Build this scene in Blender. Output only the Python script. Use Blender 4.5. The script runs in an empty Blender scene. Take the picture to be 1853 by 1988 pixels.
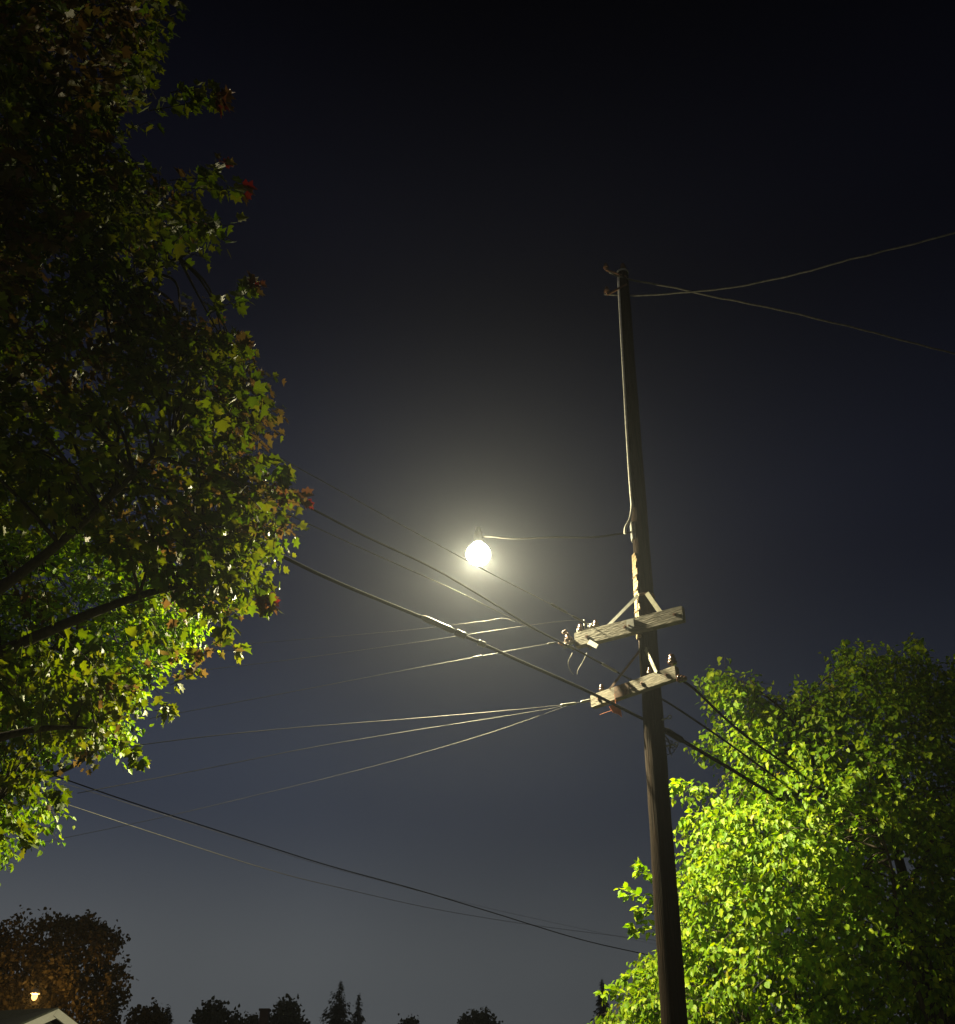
import bpy, math, random
import numpy as np
from mathutils import Vector, Matrix, noise
R = math.radians
random.seed(7); rng = np.random.default_rng(7)
scene = bpy.context.scene

# ---------------------------------------------------------------- camera
W_, H_, F_ = 1853.0, 1988.0, 1987.0
PITCH = R(33); CAMZ = 1.6
cd = bpy.data.cameras.new('camera'); cam = bpy.data.objects.new('camera', cd)
scene.collection.objects.link(cam); scene.camera = cam
cam.location = (0, 0, CAMZ); cam.rotation_euler = (R(90) + PITCH, 0, 0)
cd.sensor_fit = 'VERTICAL'; cd.sensor_height = 24; cd.lens = 24 * F_ / H_
cd.clip_start = 0.05; cd.clip_end = 2000

# ---------------------------------------------------------------- night sky
world = bpy.data.worlds.new('World'); scene.world = world; world.use_nodes = True
nt = world.node_tree; nt.nodes.clear()
wo = nt.nodes.new('ShaderNodeOutputWorld'); bg = nt.nodes.new('ShaderNodeBackground')
tc = nt.nodes.new('ShaderNodeTexCoord'); sx = nt.nodes.new('ShaderNodeSeparateXYZ')
nt.links.new(tc.outputs['Generated'], sx.inputs[0])
ramp = nt.nodes.new('ShaderNodeValToRGB'); cr = ramp.color_ramp; cr.interpolation = 'EASE'
stops = [(0.0, (.120, .122, .120)), (.14, (.082, .090, .097)), (.30, (.030, .037, .056)), (.50, (.0112, .0135, .0260)),
         (.72, (.0028, .0031, .0068)), (.90, (.0004, .0004, .0012))]
cr.elements[0].position, cr.elements[0].color = stops[0][0], (*stops[0][1], 1)
cr.elements[1].position, cr.elements[1].color = stops[-1][0], (*stops[-1][1], 1)
for p, c in stops[1:-1]:
    e = cr.elements.new(p); e.color = (*c, 1)
# city glow sits to the left of the view: the sky darkens slowly towards the right
mx = nt.nodes.new('ShaderNodeMapRange'); mx.inputs[1].default_value = -.15; mx.inputs[2].default_value = .5
mx.inputs[3].default_value = 1.0; mx.inputs[4].default_value = 0.42
nz = nt.nodes.new('ShaderNodeTexNoise'); nz.inputs['Scale'].default_value = 2.2; nz.inputs['Detail'].default_value = 3
nm = nt.nodes.new('ShaderNodeMapRange'); nm.inputs[3].default_value = .74; nm.inputs[4].default_value = 1.26
mu = nt.nodes.new('ShaderNodeMath'); mu.operation = 'MULTIPLY'
nt.links.new(sx.outputs['Z'], ramp.inputs[0]); nt.links.new(sx.outputs['X'], mx.inputs[0])
nt.links.new(tc.outputs['Generated'], nz.inputs['Vector']); nt.links.new(nz.outputs['Fac'], nm.inputs[0])
nt.links.new(mx.outputs[0], mu.inputs[0]); nt.links.new(nm.outputs[0], mu.inputs[1])
my = nt.nodes.new('ShaderNodeMapRange'); my.interpolation_type = 'SMOOTHSTEP'                     # warm fill light added to the unseen sky behind the viewer
my.inputs[1].default_value = .1; my.inputs[2].default_value = -.7; my.inputs[3].default_value = 0; my.inputs[4].default_value = 1
mc = nt.nodes.new('ShaderNodeMixRGB'); mc.blend_type = 'ADD'; mc.inputs['Color2'].default_value = (.06, .042, .026, 1)
nt.links.new(sx.outputs['Y'], my.inputs[0]); nt.links.new(my.outputs[0], mc.inputs['Fac']); nt.links.new(ramp.outputs[0], mc.inputs['Color1'])
nt.links.new(mc.outputs[0], bg.inputs['Color']); nt.links.new(mu.outputs[0], bg.inputs['Strength'])
nt.links.new(bg.outputs[0], wo.inputs[0])

vs = scene.view_settings; scene.display_settings.display_device = 'sRGB'
vs.view_transform = 'Standard'; vs.look = 'None'; vs.exposure = 0; vs.gamma = 1; vs.use_curve_mapping = False
cy = scene.cycles
cy.use_denoising = True; cy.max_bounces = 5; cy.diffuse_bounces = 2; cy.glossy_bounces = 2; cy.transmission_bounces = 3
cy.transparent_max_bounces = 6; cy.volume_bounces = 0; cy.sample_clamp_indirect = 2.0

# lights of the place (their fittings are built further down)
P_DOWN, P_ALL, P_AMBER = 10000, 1500, 240
HAZE = .00052
WARM = (1.0, .89, .52)

# ---------------------------------------------------------------- geometry helpers
cP, sP = math.cos(PITCH), math.sin(PITCH)
def ray(px, py):
    u, v = px - W_/2, H_/2 - py
    return Vector((u, F_*cP - v*sP, F_*sP + v*cP))
def at_z(px, py, z): d = ray(px, py); return Vector((0, 0, CAMZ)) + d * ((z - CAMZ) / d.z)
def at_y(px, py, y): d = ray(px, py); return Vector((0, 0, CAMZ)) + d * (y / d.y)
def at_d(px, py, dep): return Vector((0, 0, CAMZ)) + ray(px, py) * (dep / F_)

def mat(name, col, rough=.7, metal=0, var=0, scale=8, stretch=(1, 1, 1), bump=0, spec=.5, col2=None):
    m = bpy.data.materials.new(name); m.use_nodes = True; n = m.node_tree.nodes; l = m.node_tree.links
    b = n['Principled BSDF']; b.inputs['Base Color'].default_value = (*col, 1)
    b.inputs['Roughness'].default_value = rough; b.inputs['Metallic'].default_value = metal
    b.inputs['Specular IOR Level'].default_value = spec
    if var or col2:
        t = n.new('ShaderNodeTexCoord'); mp = n.new('ShaderNodeMapping'); mp.inputs['Scale'].default_value = stretch
        z = n.new('ShaderNodeTexNoise'); z.inputs['Scale'].default_value = scale; z.inputs['Detail'].default_value = 6
        r = n.new('ShaderNodeValToRGB'); c2 = col2 or tuple(min(1, c*(1+var)) for c in col); c1 = col if col2 else tuple(c*(1-var) for c in col)
        r.color_ramp.elements[0].position = .32; r.color_ramp.elements[0].color = (*c1, 1)
        r.color_ramp.elements[1].position = .68; r.color_ramp.elements[1].color = (*c2, 1)
        l.new(t.outputs['Object'], mp.inputs[0]); l.new(mp.outputs[0], z.inputs['Vector'])
        l.new(z.outputs['Fac'], r.inputs[0]); l.new(r.outputs[0], b.inputs['Base Color'])
        if bump:
            bp = n.new('ShaderNodeBump'); bp.inputs['Strength'].default_value = bump; bp.inputs['Distance'].default_value = .02
            l.new(z.outputs['Fac'], bp.inputs['Height']); l.new(bp.outputs[0], b.inputs['Normal'])
    return m

def leafmat(name, cols, rough=.42, trans=.35, spec=.5):
    m = bpy.data.materials.new(name); m.use_nodes = True; n = m.node_tree.nodes; l = m.node_tree.links
    b = n['Principled BSDF']; out = n['Material Output']
    g = n.new('ShaderNodeNewGeometry'); r = n.new('ShaderNodeValToRGB')
    r.color_ramp.elements[0].color = (*cols[0], 1); r.color_ramp.elements[1].color = (*cols[-1], 1)
    for i, c in enumerate(cols[1:-1]):
        e = r.color_ramp.elements.new((i+1)/(len(cols)-1)); e.color = (*c, 1)
    l.new(g.outputs['Random Per Island'], r.inputs[0]); l.new(r.outputs[0], b.inputs['Base Color'])
    b.inputs['Roughness'].default_value = rough; b.inputs['Specular IOR Level'].default_value = spec
    tx = n.new('ShaderNodeTexCoord'); nz_ = n.new('ShaderNodeTexNoise'); nz_.inputs['Scale'].default_value = 45; bp = n.new('ShaderNodeBump'); bp.inputs['Strength'].default_value = .7; bp.inputs['Distance'].default_value = .006
    l.new(tx.outputs['Object'], nz_.inputs['Vector']); l.new(nz_.outputs['Fac'], bp.inputs['Height']); l.new(bp.outputs[0], b.inputs['Normal'])   # blistered leaf surface
    t = n.new('ShaderNodeBsdfTranslucent'); hs = n.new('ShaderNodeHueSaturation'); hs.inputs['Saturation'].default_value = 1.15; hs.inputs['Value'].default_value = 1.5
    l.new(r.outputs[0], hs.inputs['Color']); l.new(hs.outputs[0], t.inputs[0])
    mxs = n.new('ShaderNodeMixShader'); mxs.inputs[0].default_value = trans
    l.new(b.outputs[0], mxs.inputs[1]); l.new(t.outputs[0], mxs.inputs[2]); l.new(mxs.outputs[0], out.inputs[0])
    return m

class MB:
    def __init__(s): s.v, s.f = [], []
    def add(s, vs, fs):
        o = len(s.v); s.v += [tuple(p) for p in vs]; s.f += [tuple(i+o for i in f) for f in fs]
    def box(s, c, size, M=None, bev=0):
        x, y, z = [k/2 for k in size]; c = Vector(c)
        if bev:                                                        # bevelled along the long edges (any axis): chamfered box
            b = bev; pts = []
            for sz in (-1, 1):
                for (dx, dy, dz) in ((x, y, z-b), (x-b, y, z), (x, y-b, z)):
                    for a in (-1, 1):
                        for bb in (-1, 1): pts.append(Vector((a*dx, bb*dy, sz*dz)))
            import bmesh
            bm = bmesh.new()
            for p in pts: bm.verts.new(p)
            bmesh.ops.convex_hull(bm, input=bm.verts)
            bm.verts.ensure_lookup_table(); idx = {v: i for i, v in enumerate(bm.verts)}
            vs = [v.co.copy() for v in bm.verts]; fs = [[idx[v] for v in f.verts] for f in bm.faces]; bm.free()
        else:
            vs = [Vector((a*x, b*y, k*z)) for a in (-1, 1) for b in (-1, 1) for k in (-1, 1)]
            fs = [(0,1,3,2), (4,6,7,5), (0,4,5,1), (2,3,7,6), (0,2,6,4), (1,5,7,3)]
        s.add([(M @ v if M else v) + c for v in vs], fs)
    def beam(s, a, b, w, h, bev=0, up=Vector((0, 0, 1))):
        a, b = Vector(a), Vector(b); d = (b-a); L = d.length; d.normalize()
        sd = d.cross(up).normalized(); u = sd.cross(d)
        M = Matrix((d, sd, u)).transposed(); s.box((a+b)/2, (L, w, h), M, bev)
    def tube(s, pts, r, n=8, cap=True, jitter=0):
        pts = [Vector(p) for p in pts]; rs = r if isinstance(r, (list, tuple)) else [r]*len(pts); o = len(s.v)
        ref = None
        for i, p in enumerate(pts):
            t = (pts[min(i+1, len(pts)-1)] - pts[max(i-1, 0)])
            t = t.normalized() if t.length > 1e-9 else Vector((0, 0, 1))
            if ref is None: ref = t.orthogonal().normalized()
            ref = (ref - t*ref.dot(t)); ref = ref.normalized() if ref.length > 1e-6 else t.orthogonal().normalized()
            q = t.cross(ref)
            for k in range(n):
                a = 2*math.pi*k/n; rr = rs[i]*(1+(random.uniform(-jitter, jitter) if jitter else 0))
                s.v.append(tuple(p + (ref*math.cos(a) + q*math.sin(a))*rr))
        for i in range(len(pts)-1):
            for k in range(n):
                k2 = (k+1) % n; s.f.append((o+i*n+k, o+i*n+k2, o+(i+1)*n+k2, o+(i+1)*n+k))
        if cap: s.f.append(tuple(o+k for k in reversed(range(n)))); s.f.append(tuple(o+(len(pts)-1)*n+k for k in range(n)))
    def lathe(s, base, axis, prof, n=16):                               # prof: (distance along the axis, radius)
        base, axis = Vector(base), Vector(axis).normalized(); e = axis.orthogonal().normalized(); q = axis.cross(e); o = len(s.v)
        for (h, r) in prof:
            for k in range(n):
                a = 2*math.pi*k/n; s.v.append(tuple(base + axis*h + (e*math.cos(a)+q*math.sin(a))*max(r, 1e-4)))
        for i in range(len(prof)-1):
            for k in range(n):
                k2 = (k+1) % n; s.f.append((o+i*n+k, o+i*n+k2, o+(i+1)*n+k2, o+(i+1)*n+k))
        s.f.append(tuple(o+k for k in reversed(range(n)))); s.f.append(tuple(o+(len(prof)-1)*n+k for k in range(n)))
    def build(s, name, m, parent=None, smooth=False):
        me = bpy.data.meshes.new(name); me.from_pydata(s.v, [], s.f); me.materials.append(m)
        if smooth: me.shade_smooth()
        o = bpy.data.objects.new(name, me); scene.collection.objects.link(o)
        if parent:
            o.parent = parent
            if parent.type == 'EMPTY': o.matrix_parent_inverse = Matrix.Translation(-Vector(parent.location))
        return o
def world_loc(o):                                                       # every mesh sits at its parent's origin, so only the top Empty moves it
    p = Vector((0, 0, 0))
    while o is not None: p += Vector(o.location); o = o.parent
    return p
def thing(name, loc, label, cat, group=None):
    o = bpy.data.objects.new(name, None); o.location = loc; o.empty_display_size = .3; scene.collection.objects.link(o)
    return tag(o, label, cat, group)
def tag(o, label, cat, group=None):
    o['label'] = label; o['category'] = cat
    if group: o['group'] = group
    return o
def kind(o, k): o['kind'] = k; return o
def ease(pts, n=10):
    """smooth curve through points (Catmull-Rom)"""
    P = [Vector(p) for p in pts]; P = [P[0]*2-P[1]] + P + [P[-1]*2-P[-2]]; out = []
    for i in range(1, len(P)-2):
        for k in range(n):
            t = k/n; a, b, c, d = P[i-1], P[i], P[i+1], P[i+2]
            out.append(.5*((2*b) + (c-a)*t + (2*a-5*b+4*c-d)*t*t + (3*b-a-3*c+d)*t**3))
    return out + [P[-2]]

# ---------------------------------------------------------------- materials
M_pole = mat('creosoted pole wood', (.005, .003, .002), .95, col2=(.020, .010, .0055), scale=4, stretch=(16, 16, .35), bump=.9, spec=.12)
M_arm = mat('weathered grey timber', (.055, .047, .034), .9, col2=(.135, .117, .086), scale=9, stretch=(.9, .9, 8), bump=.6)
M_strip = mat('pale wood moulding', (.07, .04, .015), .85, col2=(.30, .215, .095), scale=9, stretch=(6, 6, 1.2), bump=.5)
M_brace = mat('pale brace wood', (.20, .19, .14), .75, var=.25, scale=12)
M_galv = mat('galvanised steel', (.24, .24, .23), .55, .5, var=.2, scale=20)
M_dark = mat('dark cable sheath', (.0045, .0042, .004), .9, var=.3, scale=10, spec=.06)
M_wire = mat('bare aluminium wire', (.06, .057, .05), .6, .2, var=.2, scale=20)
M_dullwire = mat('weathered conductor', (.07, .066, .06), .65, .1, var=.4, scale=15)
M_rust = mat('rusty iron', (.09, .04, .02), .8, var=.5, scale=20)
M_porc = mat('brown glazed porcelain', (.06, .03, .02), .2, 0, var=.2)
M_tag = mat('orange plastic', (.50, .14, .05), .6, var=.15)
M_bark = mat('tree bark', (.020, .015, .011), .9, col2=(.055, .042, .030), scale=9, stretch=(3, 3, .6), bump=.6)
M_white = mat('white trim paint', (.55, .55, .53), .6, var=.05)
M_wall = mat('grey siding', (.30, .31, .30), .7, var=.06, stretch=(.2, .2, 14), scale=6, bump=.2)
M_roof = mat('asphalt shingles', (.040, .045, .040), .9, col2=(.075, .085, .072), scale=14, bump=.3)
M_riser = mat('pale plastic conduit', (.78, .77, .72), .6, var=.15, scale=20)
M_glass = mat('dark window glass', (.02, .025, .03), .1)
M_brick = mat('chimney brick', (.05, .03, .025), .85, var=.3, scale=20)
M_asph = mat('asphalt', (.035, .035, .036), .9, col2=(.065, .065, .065), scale=30, bump=.2)
M_conc = mat('concrete', (.26, .255, .24), .85, var=.15, scale=6)
M_lawn = mat('lawn', (.018, .035, .010), .95, col2=(.05, .075, .02), scale=25, bump=.5)
M_lhouse = mat('grey lamp housing', (.30, .30, .29), .5, .4, var=.1)

# ---------------------------------------------------------------- ground
def sheet(name, x0, x1, y0, y1, z, m, n=1, rot=0):
    b = MB(); c, s_ = math.cos(rot), math.sin(rot)
    V = [(x0, y0), (x1, y0), (x1, y1), (x0, y1)]
    b.add([(x*c-y*s_, x*s_+y*c, z) for x, y in V], [(0, 1, 2, 3)]); return kind(b.build(name, m), 'structure')
sheet('ground', -190, 190, -60, 300, 0, M_lawn)
# the street runs from the near left to the far right, behind the pole
STR = R(42)
sheet('road', -45, 200, 11.3, 20.5, .004, M_asph, rot=STR)
def kerb(y, nm):
    b = MB(); c, s_ = math.cos(STR), math.sin(STR)
    Mz = Matrix.Rotation(STR, 3, 'Z'); b.box(Mz @ Vector((77, y, .065)), (245, .15, .13), Mz); return kind(b.build(nm, M_conc), 'structure')
kerb(11.22, 'kerb_near'); kerb(20.58, 'kerb_far')
sheet('pavement', -45, 200, 5.0, 6.6, .008, M_conc, rot=STR)

# ---------------------------------------------------------------- utility pole
pb, pt = at_y(1309, 1988, 13.67), at_y(1208, 530, 13.67)
slope = (pt-pb)/(pt.z-pb.z)
def pole_at(z): return pb + slope*(z-pb.z)
def pole_r(z): return .176 - (.176-.105)*(z/pt.z)
base = pole_at(0)
P = thing('utility_pole', base, 'tall dark wooden utility pole with two short crossarms, left of the bright green tree', 'utility pole')
b = MB(); zs = [-.02 + i*(pt.z+.02)/60 for i in range(61)]
b.tube([pole_at(z) for z in zs], [pole_r(z)*(1+.02*math.sin(z*3.1)+.012*math.sin(z*9)) for z in zs], 28, jitter=.012)
shaft = b.build('shaft', M_pole, P, True)
# growth cracks / bolts
def pole_side(z, px_off):                                               # a point on the pole's surface, px_off from -1 (left) to 1 (right) seen from the street corner
    a = math.asin(max(-1, min(1, px_off))); r = pole_r(z); return pole_at(z) + Vector((math.sin(a)*r, -math.cos(a)*r, 0))
def zpole(py):
    lo, hi = 0, 17                                                       # height on the pole seen at image row py
    for _ in range(40):
        m = (lo+hi)/2; p = pole_at(m)-Vector((0, 0, CAMZ)); v = p.z*cP - p.y*sP; d = p.y*cP+p.z*sP
        if H_/2 - F_*v/d > py: lo = m
        else: hi = m
    return lo
# pale wood moulding over the ground wire, on the side towards the lamp
z0, z1 = zpole(1242), zpole(1078)
def side_pt(z, ang, extra=0):                                            # ang: 0 = towards the camera, -90 = left
    a = R(ang); r = pole_r(z)+extra; return pole_at(z) + Vector((math.sin(a)*r, -math.cos(a)*r, 0))
b = MB(); n = 26; prev = None
for i in range(n):
    za, zb = z0+(z1-z0)*i/n, z0+(z1-z0)*(i+1)/n-.006
    w = .030+.010*math.sin(i*2.3)+.006*math.sin(i*5.1)
    vs_ = []
    for z in (za, zb):
        for (aa, ex) in ((-88, -.01), (-88, .030), (-48 + 6*math.sin(i*1.7), .026), (-48 + 6*math.sin(i*1.7), -.01)): vs_.append(side_pt(z, aa, ex))
    b.add(vs_, [(0,1,2,3), (4,7,6,5), (0,4,5,1), (1,5,6,2), (2,6,7,3), (3,7,4,0)])
b.build('wire_moulding', M_strip, P)
b = MB()
for py in (1123, 1150, 1190, 1222): 
    b = MB(); z = zpole(py); b.tube([side_pt(z+.01*math.sin(a*.1), a, .034) for a in range(-100, -30, 12)], .007, 5)
    b.build('moulding_strap', M_rust, P)
# lower moulding, thinner, running below the upper crossarm
b = MB(); za, zb = zpole(1335), zpole(1262)
b.tube(ease([side_pt(za, -70, .012), side_pt((za+zb)/2, -66, .014), side_pt(zb, -72, .012)], 5), .013, 6)
b.build('ground_wire_guard', M_brace, P, True)
# thin pale riser up to the pole top, kicking out at its foot
b = MB(); pts = [side_pt(zpole(y), a, e) for y, a, e in ((545, -52, .02), (650, -56, .022), (760, -58, .022), (880, -60, .022), (960, -56, .024), (990, -52, .03))]
pts += [at_y(1222, 1008, 13.5), at_y(1214, 1024, 13.45), at_y(1213, 1036, 13.45)]
b.tube(ease(pts, 8), .021, 8); b.build('riser_wire', M_riser, P, True)
for z_, a_ in ((zpole(1452), 62), (zpole(1404), 40)):                      # eye bolts that carry the cables
    b = MB(); p_ = side_pt(z_, a_, 0); d_ = (p_-pole_at(z_)).normalized(); b.tube([p_-d_*.02, p_+d_*.12], .011, 6); b.tube([p_+d_*.12+Vector((0, 0, .03*math.cos(k*.7854)))+d_*.03*math.sin(k*.7854)+d_*.03 for k in range(9)], .007, 5)
    b.build('eye_bolt', M_galv, P)
b = MB(); b.lathe(pt - Vector((0, 0, .03)), (0, 0, 1), [(0, .11), (.04, .115), (.07, .06), (.08, .01)], 20); b.build('pole_cap', M_galv, P)

def insulator(parent, base, axis=(0, 0, 1), s=1.0):
    b = MB(); b.lathe(base, axis, [(0, .012*s), (.05*s, .012*s), (.05*s, .05*s), (.075*s, .055*s), (.08*s, .03*s), (.10*s, .045*s), (.115*s, .045*s), (.12*s, .025*s), (.14*s, .035*s), (.16*s, .03*s), (.17*s, .01*s)], 14)
    return b.build('insulator', M_porc, parent, True)

def crossarm(pL, pR, h, w, label):
    """horizontal timber bolted to the near face of the pole"""
    b = MB(); d = (pR-pL).normalized()
    b.beam(pL, pR, w, h, .012); o = b.build('crossarm', M_arm, P); o['label'] = label
    return o, d
# upper arm
zA = 8.40
uL, uR = at_z(1136, 1260, zA), at_z(1343, 1209, zA)
du = (uR-uL).normalized(); nu = du.cross(Vector((0, 0, 1))).normalized()
if nu.y > 0: nu = -nu
pc = pole_at(zA); off = (pc + nu*(pole_r(zA)+.055) - (uL+uR)/2); off = nu*off.dot(nu); uL += off; uR += off
armU, du = crossarm(uL, uR, .225, .11, 'longer upper crossarm of weathered grey timber')
zB = 7.46
lL, lR = at_z(1152, 1364, zB), at_z(1316, 1307, zB)
dl = (lR-lL).normalized(); nl = dl.cross(Vector((0, 0, 1))).normalized()
if nl.y > 0: nl = -nl
pc = pole_at(zB); off = (pc + nl*(pole_r(zB)+.055) - (lL+lR)/2); off = nl*off.dot(nl); lL += off; lR += off
armL, dl = crossarm(lL, lR, .19, .10, 'shorter lower crossarm of cracked grey timber')
# braces: flat bars running from a pole band above down to the arm
def brace(parent, a, c, w=.048, t=.012, m=M_brace):
    b = MB(); b.beam(a, c, t, w, .003, up=Vector((0, 0, 1))); return b.build('brace', m, parent)
zt = zpole(1162)
top = pole_at(zt) + nu*(pole_r(zt)+.01)
def on_arm(L, Rr, f, dz, out=.0): 
    nn = (Rr-L).normalized().cross(Vector((0, 0, 1))).normalized(); nn = -nn if nn.y > 0 else nn
    return L + (Rr-L)*f + Vector((0, 0, dz)) + nn*out
brace(armU, top - du*.05, on_arm(uL, uR, .27, .10, -.045), .05, .012, M_galv)
brace(armU, top + du*.09, on_arm(uL, uR, .80, .10, -.045), .07, .014)
b = MB()
for z in (zt, zt+.02): b.tube([pole_at(z) + Vector((math.cos(a), math.sin(a), 0))*(pole_r(z)+.006) for a in [2*math.pi*k/24 for k in range(25)]], .012, 6)
b.build('pole_band', M_rust, P, True)
zt2 = zpole(1268); top2 = pole_at(zt2) + nl*(pole_r(zt2)+.01)
brace(armL, top2 + dl*.05, on_arm(lL, lR, .80, .08, .05), .06, .014)
brace(armL, top2 - dl*.06, on_arm(lL, lR, .24, .08, .05), .035, .008, M_rust)
# bolts and washers
b = MB()
for L, Rr, fs in ((uL, uR, (.12, .48, .52, .93)), (lL, lR, (.10, .5, .62, .9))):
    for f in fs:
        nn = nu if L is uL else nl; p = L+(Rr-L)*f + nn*.056
        b = MB(); b.lathe(p, nn, [(0, .030), (.006, .030), (.006, .016), (.024, .014)], 8)
        b.build('bolt', M_rust, armU if L is uL else armL)
# galvanised plate on the pole at the upper arm, and the knuckle plate at the lower one
b = MB(); b.beam(on_arm(uL, uR, .50, .02, .060), on_arm(uL, uR, .565, .02, .060), .012, .15, .002); b.build('mounting_plate', M_galv, armU)
b = MB(); b.beam(on_arm(lL, lR, .30, 0, .058), on_arm(lL, lR, .47, 0, .058), .010, .175, .002); b.build('mounting_plate', M_rust, armL)
for f in (.05, .20): insulator(armU, on_arm(uL, uR, f, .095))
insulator(armU, on_arm(uL, uR, .13, -.20), s=1.0)
for f, q in ((.12, .8), (.70, .8), (.96, 1.25)): insulator(armL, on_arm(lL, lR, f, .09), s=q)
insulator(armL, on_arm(lL, lR, .985, -.09, .03), (dl.x, dl.y, -.3), 1.1)
# pin brackets and dead-end hardware at the far (left) end of the upper arm
b = MB()
for f, dz, ln in ((.02, .10, .10), (.09, .10, .22), (.13, .10, .14)):
    b = MB(); b.tube([on_arm(uL, uR, f, dz-.02), on_arm(uL, uR, f, dz+ln)], .011, 6); b.build('pin', M_galv, armU)
for q0, q1, w0, w1 in (((.10, .10, .02), (.19, .24, .0), .012, .05), ((.01, -.03, .07), (-.10, -.10, .09), .02, .05), ((.14, -.10, .07), (.22, -.22, .08), .02, .07)):
    b = MB(); b.beam(on_arm(uL, uR, *q0), on_arm(uL, uR, *q1), w0, w1); b.build('bracket', M_galv, armU)
b = MB()                                                                # clevis cluster hanging beyond the arm's tip
tip = on_arm(uL, uR, -.02, -.02, .03)
for k in range(7):
    o_ = Vector((random.uniform(-.16, -.02), random.uniform(-.06, .06), random.uniform(-.10, .12)))
    b.tube(ease([tip, tip+o_*.6+Vector((0, 0, .05)), tip+o_], 4), .013, 6); b.lathe(tip+o_, Vector((random.random()-.5, random.random()-.5, .3)), [(0, .02), (.03, .03), (.07, .022), (.08, .01)], 8)
b.build('clevis', M_rust, armU)
b = MB()                                                                # wire tails looping under it
for (px0, px1, dp) in ((1103, 1108, 30), (1131, 1124, 28)):
    a_ = at_z(px0+8, 1268, 8.35); 
    b.tube(ease([a_, at_z(px0, 1285, 8.28), at_z(px1-2, 1300, 8.2), at_z((px1+1117)/2, 1309, 8.15)], 6), .007, 6)
b.build('wire_tail', M_wire, armU, True)
# pole-top pin with two insulators and a short iron bracket
b = MB(); t0 = pole_at(pt.z-.02); tl = at_y(1178, 572, 13.6); tl2 = at_y(1176, 524, 13.6)
b.beam(pole_at(zpole(560)) + Vector((.05, -.1, 0)), tl, .03, .035); b.beam(pole_at(zpole(545)) + Vector((.06, -.09, 0)), tl2, .03, .03)
b.build('top_bracket', M_rust, P)
insulator(P, pt + Vector((.02, 0, .04)), s=1.2); insulator(P, tl + Vector((0, 0, .01)), s=1.1); insulator(P, tl2, s=1.0)
# small orange marker hanging below the lower arm
mk = at_z(1196, 1378, 7.2)
b = MB(); c0 = mk
vs_ = [c0+Vector(p) for p in ((-.10, 0, .06), (.0, .01, .09), (.06, 0, .05), (.075, .012, -.10), (.02, .0, -.06), (-.05, .01, -.03))]
vs2 = [p+Vector((0, .02, 0)) for p in vs_]; b.add(vs_+vs2, [tuple(range(6)), tuple(reversed(range(6, 12)))] + [(i, 6+i, 6+(i+1) % 6, (i+1) % 6) for i in range(6)])
b.tube([c0+Vector((0, .01, .08)), on_arm(lL, lR, .30, -.02, .06)], .006, 5); b.tube([c0+Vector((-.05, .01, .0)), c0+Vector((-.24, .01, -.07))], .004, 5)
tag(b.build('marker_tag', M_tag), 'small orange tag hanging below the left half of the lower crossarm', 'tag')
# bird's nest of cut wire on the right of the pole
b = MB(); c0 = at_z(1300, 1446, 6.6)
b.tube(ease([pole_at(6.75)+Vector((.12, -.05, 0)), c0+Vector((-.02, 0, .08)), c0], 5), .009, 6)
for k in range(9):
    p0 = c0+Vector((random.uniform(-.06, .06), random.uniform(-.05, .05), random.uniform(-.02, .07)))
    b.tube(ease([p0, p0+Vector((random.uniform(-.08, .08), random.uniform(-.05, .05), random.uniform(-.10, .02))), p0+Vector((random.uniform(-.07, .07), 0, random.uniform(-.18, -.05)))], 5), .005, 5)
b.build('cut_wire_bundle', M_wire, P, True)

# ---------------------------------------------------------------- street lamp on a mast arm
LAMP = at_y(928, 1075, 14.75)
A0 = pole_at(zpole(1034)) + Vector((-.12, -.02, 0))
SL = thing('street_lamp', A0, 'lit street lamp on a thin curved bracket arm reaching left from the pole', 'street lamp')
head = LAMP + Vector((0, 0, .21))
b = MB(); mid1 = at_y(1150, 1043, 13.85); mid2 = at_y(1075, 1043, 14.1)
b.tube(ease([A0, mid1, mid2, at_y(1000, 1046, 14.4), head + Vector((.16, -.05, .10)), head + Vector((.03, 0, .10))], 8), .015, 10)
b.build('arm', M_dark, SL, True)
b = MB(); b.box(A0, (.06, .14, .30), bev=.01); b.build('arm_bracket', M_galv, SL)
b = MB(); b.lathe(head + Vector((0, 0, -.03)), (0, 0, 1), [(0, .075), (.03, .085), (.06, .085), (.12, .075), (.20, .07), (.25, .05), (.27, .045), (.33, .04), (.34, .01)], 24)
b.build('housing', M_lhouse, SL, True)
gm = bpy.data.materials.new('glowing lens'); gm.use_nodes = True; n = gm.node_tree.nodes; l = gm.node_tree.links; n.clear()
o_ = n.new('ShaderNodeOutputMaterial'); ad = n.new('ShaderNodeAddShader'); em = n.new('ShaderNodeEmission'); tr = n.new('ShaderNodeBsdfTransparent')
em.inputs[0].default_value = (1, .95, .72, 1); em.inputs[1].default_value = 14; l.new(em.outputs[0], ad.inputs[0]); l.new(tr.outputs[0], ad.inputs[1]); l.new(ad.outputs[0], o_.inputs[0])
gm.cycles.emission_sampling = 'NONE'
b = MB(); b.lathe(LAMP + Vector((0, 0, -.205)), (0, 0, 1), [(0, .02), (.008, .06), (.03, .11), (.07, .158), (.12, .19), (.18, .205), (.24, .20), (.30, .172), (.35, .13), (.38, .09)], 32)
b.build('lens', gm, SL, True)
def lamp(kindL, name, loc, power, size, colr, rot=None):
    ld = bpy.data.lights.new(name, kindL); ld.energy = power; ld.shadow_soft_size = size; ld.color = colr
    o = bpy.data.objects.new(name, ld); o.location = loc; scene.collection.objects.link(o); return o
def child(o, p): o.parent = p; o.matrix_parent_inverse = Matrix.Translation(-p.location); return o
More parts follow.
